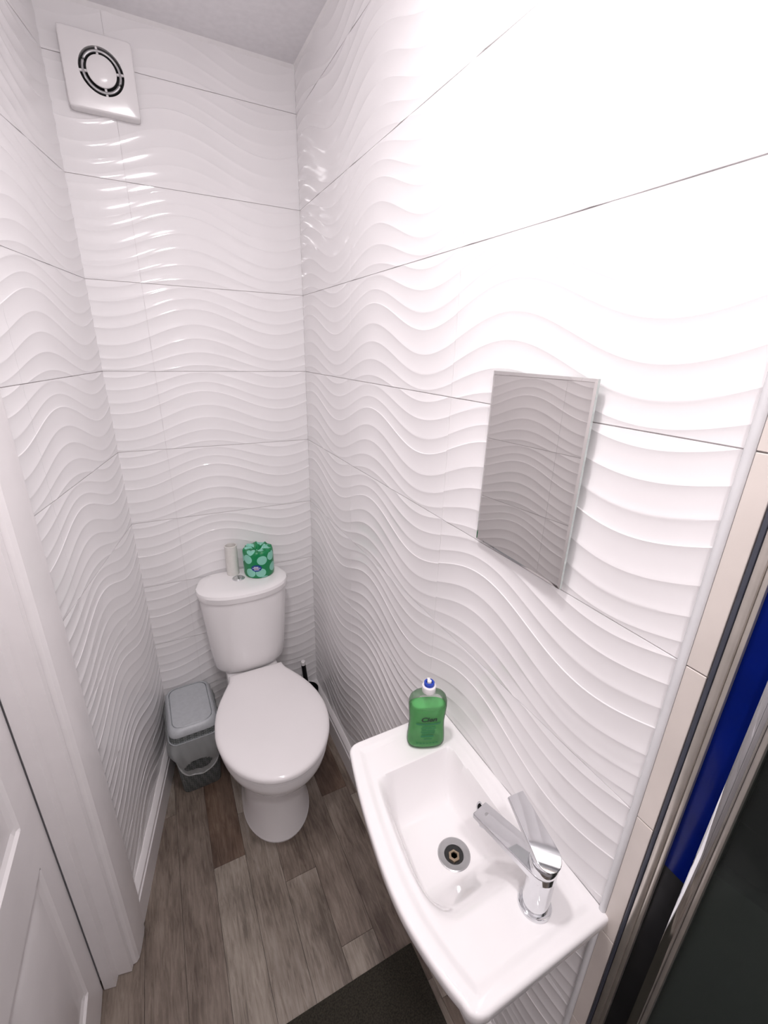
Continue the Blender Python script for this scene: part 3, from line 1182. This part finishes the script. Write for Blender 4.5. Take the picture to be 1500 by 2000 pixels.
BPROF = [(0.0, 0.0365, 0.0185), (0.003, 0.0395, 0.0215), (0.010, 0.0408, 0.0228), (0.025, 0.0402, 0.0225), (0.050, 0.0380, 0.0215), (0.066, 0.0375, 0.0212), (0.085, 0.0392, 0.0218),
         (0.103, 0.0405, 0.0222), (0.115, 0.0400, 0.0215), (0.125, 0.0370, 0.0195), (0.132, 0.0300, 0.0165), (0.1365, 0.0200, 0.0145), (0.1385, 0.0140, 0.0130), (0.1450, 0.0128, 0.0128)]
bm = new()
add_loft(bm, [oval(z, a, b_, e=2.6 if z < 0.136 else 2.0) for z, a, b_ in BPROF])
part('bottle_body', bm, M['clear'], soap, angle=50)
bm = new()
ins_ = [(z + 0.0015 if z < 0.01 else z, a - 0.0022, b_ - 0.0022) for z, a, b_ in BPROF if z <= 0.104]
add_loft(bm, [oval(z, a, b_) for z, a, b_ in ins_])
part('liquid', bm, M['liquid'], soap, angle=50)
bm = new()
add_lathe(bm, [(0.0143, 0.139), (0.0146, 0.1395), (0.0146, 0.152), (0.0135, 0.1535), (0.0115, 0.1540)], 32)
cap = part('cap', bm, M['white_plastic'], soap)
bm = new()
add_lathe(bm, [(0.0108, 0.1535), (0.0108, 0.1600), (0.0100, 0.1610), (0.0062, 0.1610), (0.0058, 0.1560)], 32)
part('cap_ring', bm, M['blue_cap'], cap)
bm = new()
add_lathe(bm, [(0.0046, 0.153), (0.0046, 0.1635), (0.0036, 0.1645)], 20)
part('nozzle', bm, M['white_plastic'], cap)
bm = new()
add_box(bm, (-0.0030, 0.000, 0.158), (0.0030, 0.0112, 0.1625), 0.0008)
part('nozzle_tab', bm, M['white_plastic'], cap)


def front_y(x, z):
    """y of the bottle front at x, z"""
    for (z0, a0, b0), (z1, a1, b1) in zip(BPROF[:-1], BPROF[1:]):
        if z <= z1:
            f = (z - z0) / (z1 - z0)
            a, b_ = a0 + (a1 - a0) * f, b0 + (b1 - b0) * f
            break
    return -b_ * max(0.0, 1 - abs(x / a) ** 2.6) ** (1 / 2.6) - 0.0006


cu = bpy.data.curves.new('brand_text', 'FONT')
cu.body = 'Cien'
cu.size = 0.0165
cu.align_x = 'CENTER'
cu.align_y = 'CENTER'
cu.shear = 0.18
cu.offset = 0.00055
cu.resolution_u = 4
tmp = bpy.data.objects.new('brand_tmp', cu)
COL.objects.link(tmp)
dg = bpy.context.evaluated_depsgraph_get()
tme = bpy.data.meshes.new_from_object(tmp.evaluated_get(dg))
bpy.data.objects.remove(tmp)
for v in tme.vertices:
    x, z = v.co.x * 1.08, 0.0815 + v.co.y
    v.co = (x, front_y(x, z), z)
tme.materials.clear()
link('brand_text', tme, M['print'], soap)


def print_bar(x0, x1, z0, z1, mt, name='small_print'):
    bm = new()
    n = 10
    a = []
    c = []
    for k in range(n + 1):
        x = x0 + (x1 - x0) * k / n
        a.append(bm.verts.new((x, front_y(x, z0) - 0.0001, z0)))
        c.append(bm.verts.new((x, front_y(x, z1) - 0.0001, z1)))
    for k in range(n):
        bm.faces.new((a[k], a[k + 1], c[k + 1], c[k]))
    part(name, bm, mt, soap)


print_bar(-0.026, 0.026, 0.0670, 0.0715, M['print2'])
for x0, x1, z in ((-0.013, 0.015, 0.0610), (-0.015, 0.016, 0.0565), (-0.014, 0.014, 0.0520), (-0.016, 0.015, 0.0475), (-0.013, 0.014, 0.0435)):
    print_bar(x0, x1, z, z + 0.0022, M['print2'])
print_bar(-0.015, 0.012, 0.0350, 0.0400, M['print2'])
print_bar(-0.008, 0.009, 0.0290, 0.0310, M['print2'])
for k in range(7):
    x0 = -0.024 + 0.007 * k
    print_bar(x0, x0 + 0.0048, 0.0175, 0.0196, M['print2'])

# ------------------------------------------------------------------ mirror
mir = thing('wall_mirror', 'frameless rectangular mirror on the wavy tiled wall', 'mirror', (-0.0032, -1.1435, 1.2815), math.radians(-1.7))
MW, MH = 0.1010, 0.2965
bm = new()
add_box(bm, (-0.0078, -MW, 0), (-0.0040, MW, MH))
part('glass_edge', bm, M['mirror_edge'], mir, False)
bm = new()
bv_ = 0.004
xo, xi = -0.00785, -0.0088
o4 = [bm.verts.new((xo, y, z)) for y, z in ((-MW, 0), (MW, 0), (MW, MH), (-MW, MH))]
i4 = [bm.verts.new((xi, y, z)) for y, z in ((-MW + bv_, bv_), (MW - bv_, bv_), (MW - bv_, MH - bv_), (-MW + bv_, MH - bv_))]
for k in range(4):
    bm.faces.new((o4[k], o4[(k + 1) % 4], i4[(k + 1) % 4], i4[k]))
bm.faces.new(i4)
part('mirror_face', bm, M['mirror'], mir, False)
for py, pz in ((-0.06, 0.06), (0.06, 0.06), (-0.06, 0.23), (0.06, 0.23)):
    bm = new()
    add_box(bm, (-0.0042, py - 0.012, pz - 0.012), (0.0005, py + 0.012, pz + 0.012))
    part('mounting_pad', bm, M['white_plastic'], mir, False)

# ------------------------------------------------------------------ extractor fan
fan = thing('extractor_fan', 'square white extractor fan with round centre, high on the back wall', 'extractor fan', (-0.5155, 0.0, 2.241))
FH, FD, FR = 0.0795, 0.030, 0.0495
FCX, FCZ = 0.004, 0.004
bm = new()
# front plate with a round hole, rounded outer edge, sides
N = 96
hole = [(FCX + FR * math.cos(2 * math.pi * k / N), FCZ + FR * math.sin(2 * math.pi * k / N)) for k in range(N)]


def sq(h, k):
    a = 2 * math.pi * k / N
    c, s = math.cos(a), math.sin(a)
    m_ = max(abs(c), abs(s))
    x, z = h * c / m_, h * s / m_
    rr_ = 0.006                       # small corner radius
    if abs(x) > h - rr_ and abs(z) > h - rr_:
        q = Vector((abs(x) - h + rr_, abs(z) - h + rr_))
        q = q.normalized() * rr_
        x, z = math.copysign(h - rr_ + q.x, x), math.copysign(h - rr_ + q.y, z)
    return (x, z)


rings = [[(x, -FD + 0.012, z) for x, z in hole], [(x, -FD, z) for x, z in hole]]
for h_, y_ in ((FH - 0.0045, -FD), (FH - 0.0018, -FD + 0.0006), (FH - 0.0004, -FD + 0.0022), (FH, -FD + 0.005), (FH, -0.001)):
    rings.append([(sq(h_, k)[0], y_, sq(h_, k)[1]) for k in range(N)])
add_loft(bm, rings, False, False)
part('cover', bm, M['white_plastic'], fan, angle=40)
bm = new()
prism(bm, hole, lambda x, z: (x, -0.012, z), lambda x, z: (x, -0.010, z))
part('inner_duct', bm, M['dark'], fan, False)
bm = new()
mid = [(FCX + 0.041 * math.cos(2 * math.pi * k / 48), -FD + 0.004, FCZ + 0.041 * math.sin(2 * math.pi * k / 48)) for k in range(48)]
add_tube(bm, mid, 0.0032, 8, True)
part('grille_ring', bm, M['steel'], fan)
for k in range(4):
    a = math.pi / 4 * 2 * k + 0.1
    bm = new()
    add_tube(bm, [(FCX + 0.028 * math.cos(a), -FD + 0.006, FCZ + 0.028 * math.sin(a)), (FCX + 0.0495 * math.cos(a), -FD + 0.006, FCZ + 0.0495 * math.sin(a))], 0.003, 8)
    part('spoke', bm, M['white_plastic'], fan)
bm = new()
secs = [[(FCX + r_ * math.cos(2 * math.pi * k / 48), y_, FCZ + r_ * math.sin(2 * math.pi * k / 48)) for k in range(48)] for r_, y_ in
        ((0.030, -FD + 0.010), (0.033, -FD + 0.001), (0.0325, -FD - 0.0015), (0.030, -FD - 0.003), (0.015, -FD - 0.0045), (0.003, -FD - 0.005))]
add_loft(bm, secs)
part('centre_disc', bm, M['white_plastic'], fan)

# ------------------------------------------------------------------ floor mat
fm = new()
add_box(fm, (-0.62, -1.72, 0.0), (-0.062, -1.011, 0.007), 0.003, 2)
fmat = tag(part('floor_mat', fm, M['mat']), 'dark brown mat lying on the plank floor under the basin', 'mat')

# ------------------------------------------------------------------ shower door in the opening past the tiled wall
sh = thing('shower_door', 'framed shower door with metal uprights and dark glass, beside the basin', 'shower door', (0.0, -1.82, 0.0))
YO = -1.82


def upright(name, y0, y1, x0, x1, mt, bev=0.0012, z0=0.0, z1=2.0):
    bm = new()
    add_box(bm, (x0, y1 - YO, z0), (x1, y0 - YO, z1), bev, 2)
    return part(name, bm, mt, sh)


upright('gasket', -1.4445, -1.4490, -0.004, 0.030, M['gasket'])
upright('wall_profile', -1.4492, -1.4588, -0.004, 0.045, M['alu'], 0.003)
upright('profile_lip', -1.4590, -1.4640, -0.001, 0.040, M['alu'], 0.0008)
upright('blue_panel', -1.4641, -1.4900, 0.004, 0.010, M['blue'], 0.0005, 0.985)
upright('painted_fade_panel', -1.4641, -1.4900, 0.004, 0.010, M['black'], 0.0005, 0.0, 0.985)  # blue strip's fade into shade, put in as a black lower part
upright('door_stile', -1.4902, -1.5030, -0.006, 0.030, M['chrome'], 0.004, 0.02)
upright('glass_pane', -1.5030, -2.26, 0.006, 0.012, M['glass'], 0.0005, 0.02, 1.98)
upright('stile_lip', -1.5032, -1.5085, -0.001, 0.020, M['alu'], 0.001, 0.02)
upright('far_stile', -2.262, -2.298, -0.006, 0.030, M['chrome'], 0.004, 0.02)
bm = new()
add_box(bm, (-0.004, -2.298 - YO, 1.981), (0.03, -1.4642 - YO, 2.015), 0.002)
part('top_rail', bm, M['chrome'], sh)
bm = new()
add_box(bm, (-0.004, -2.298 - YO, 0.0), (0.03, -1.4642 - YO, 0.019), 0.002)
part('bottom_rail', bm, M['chrome'], sh)
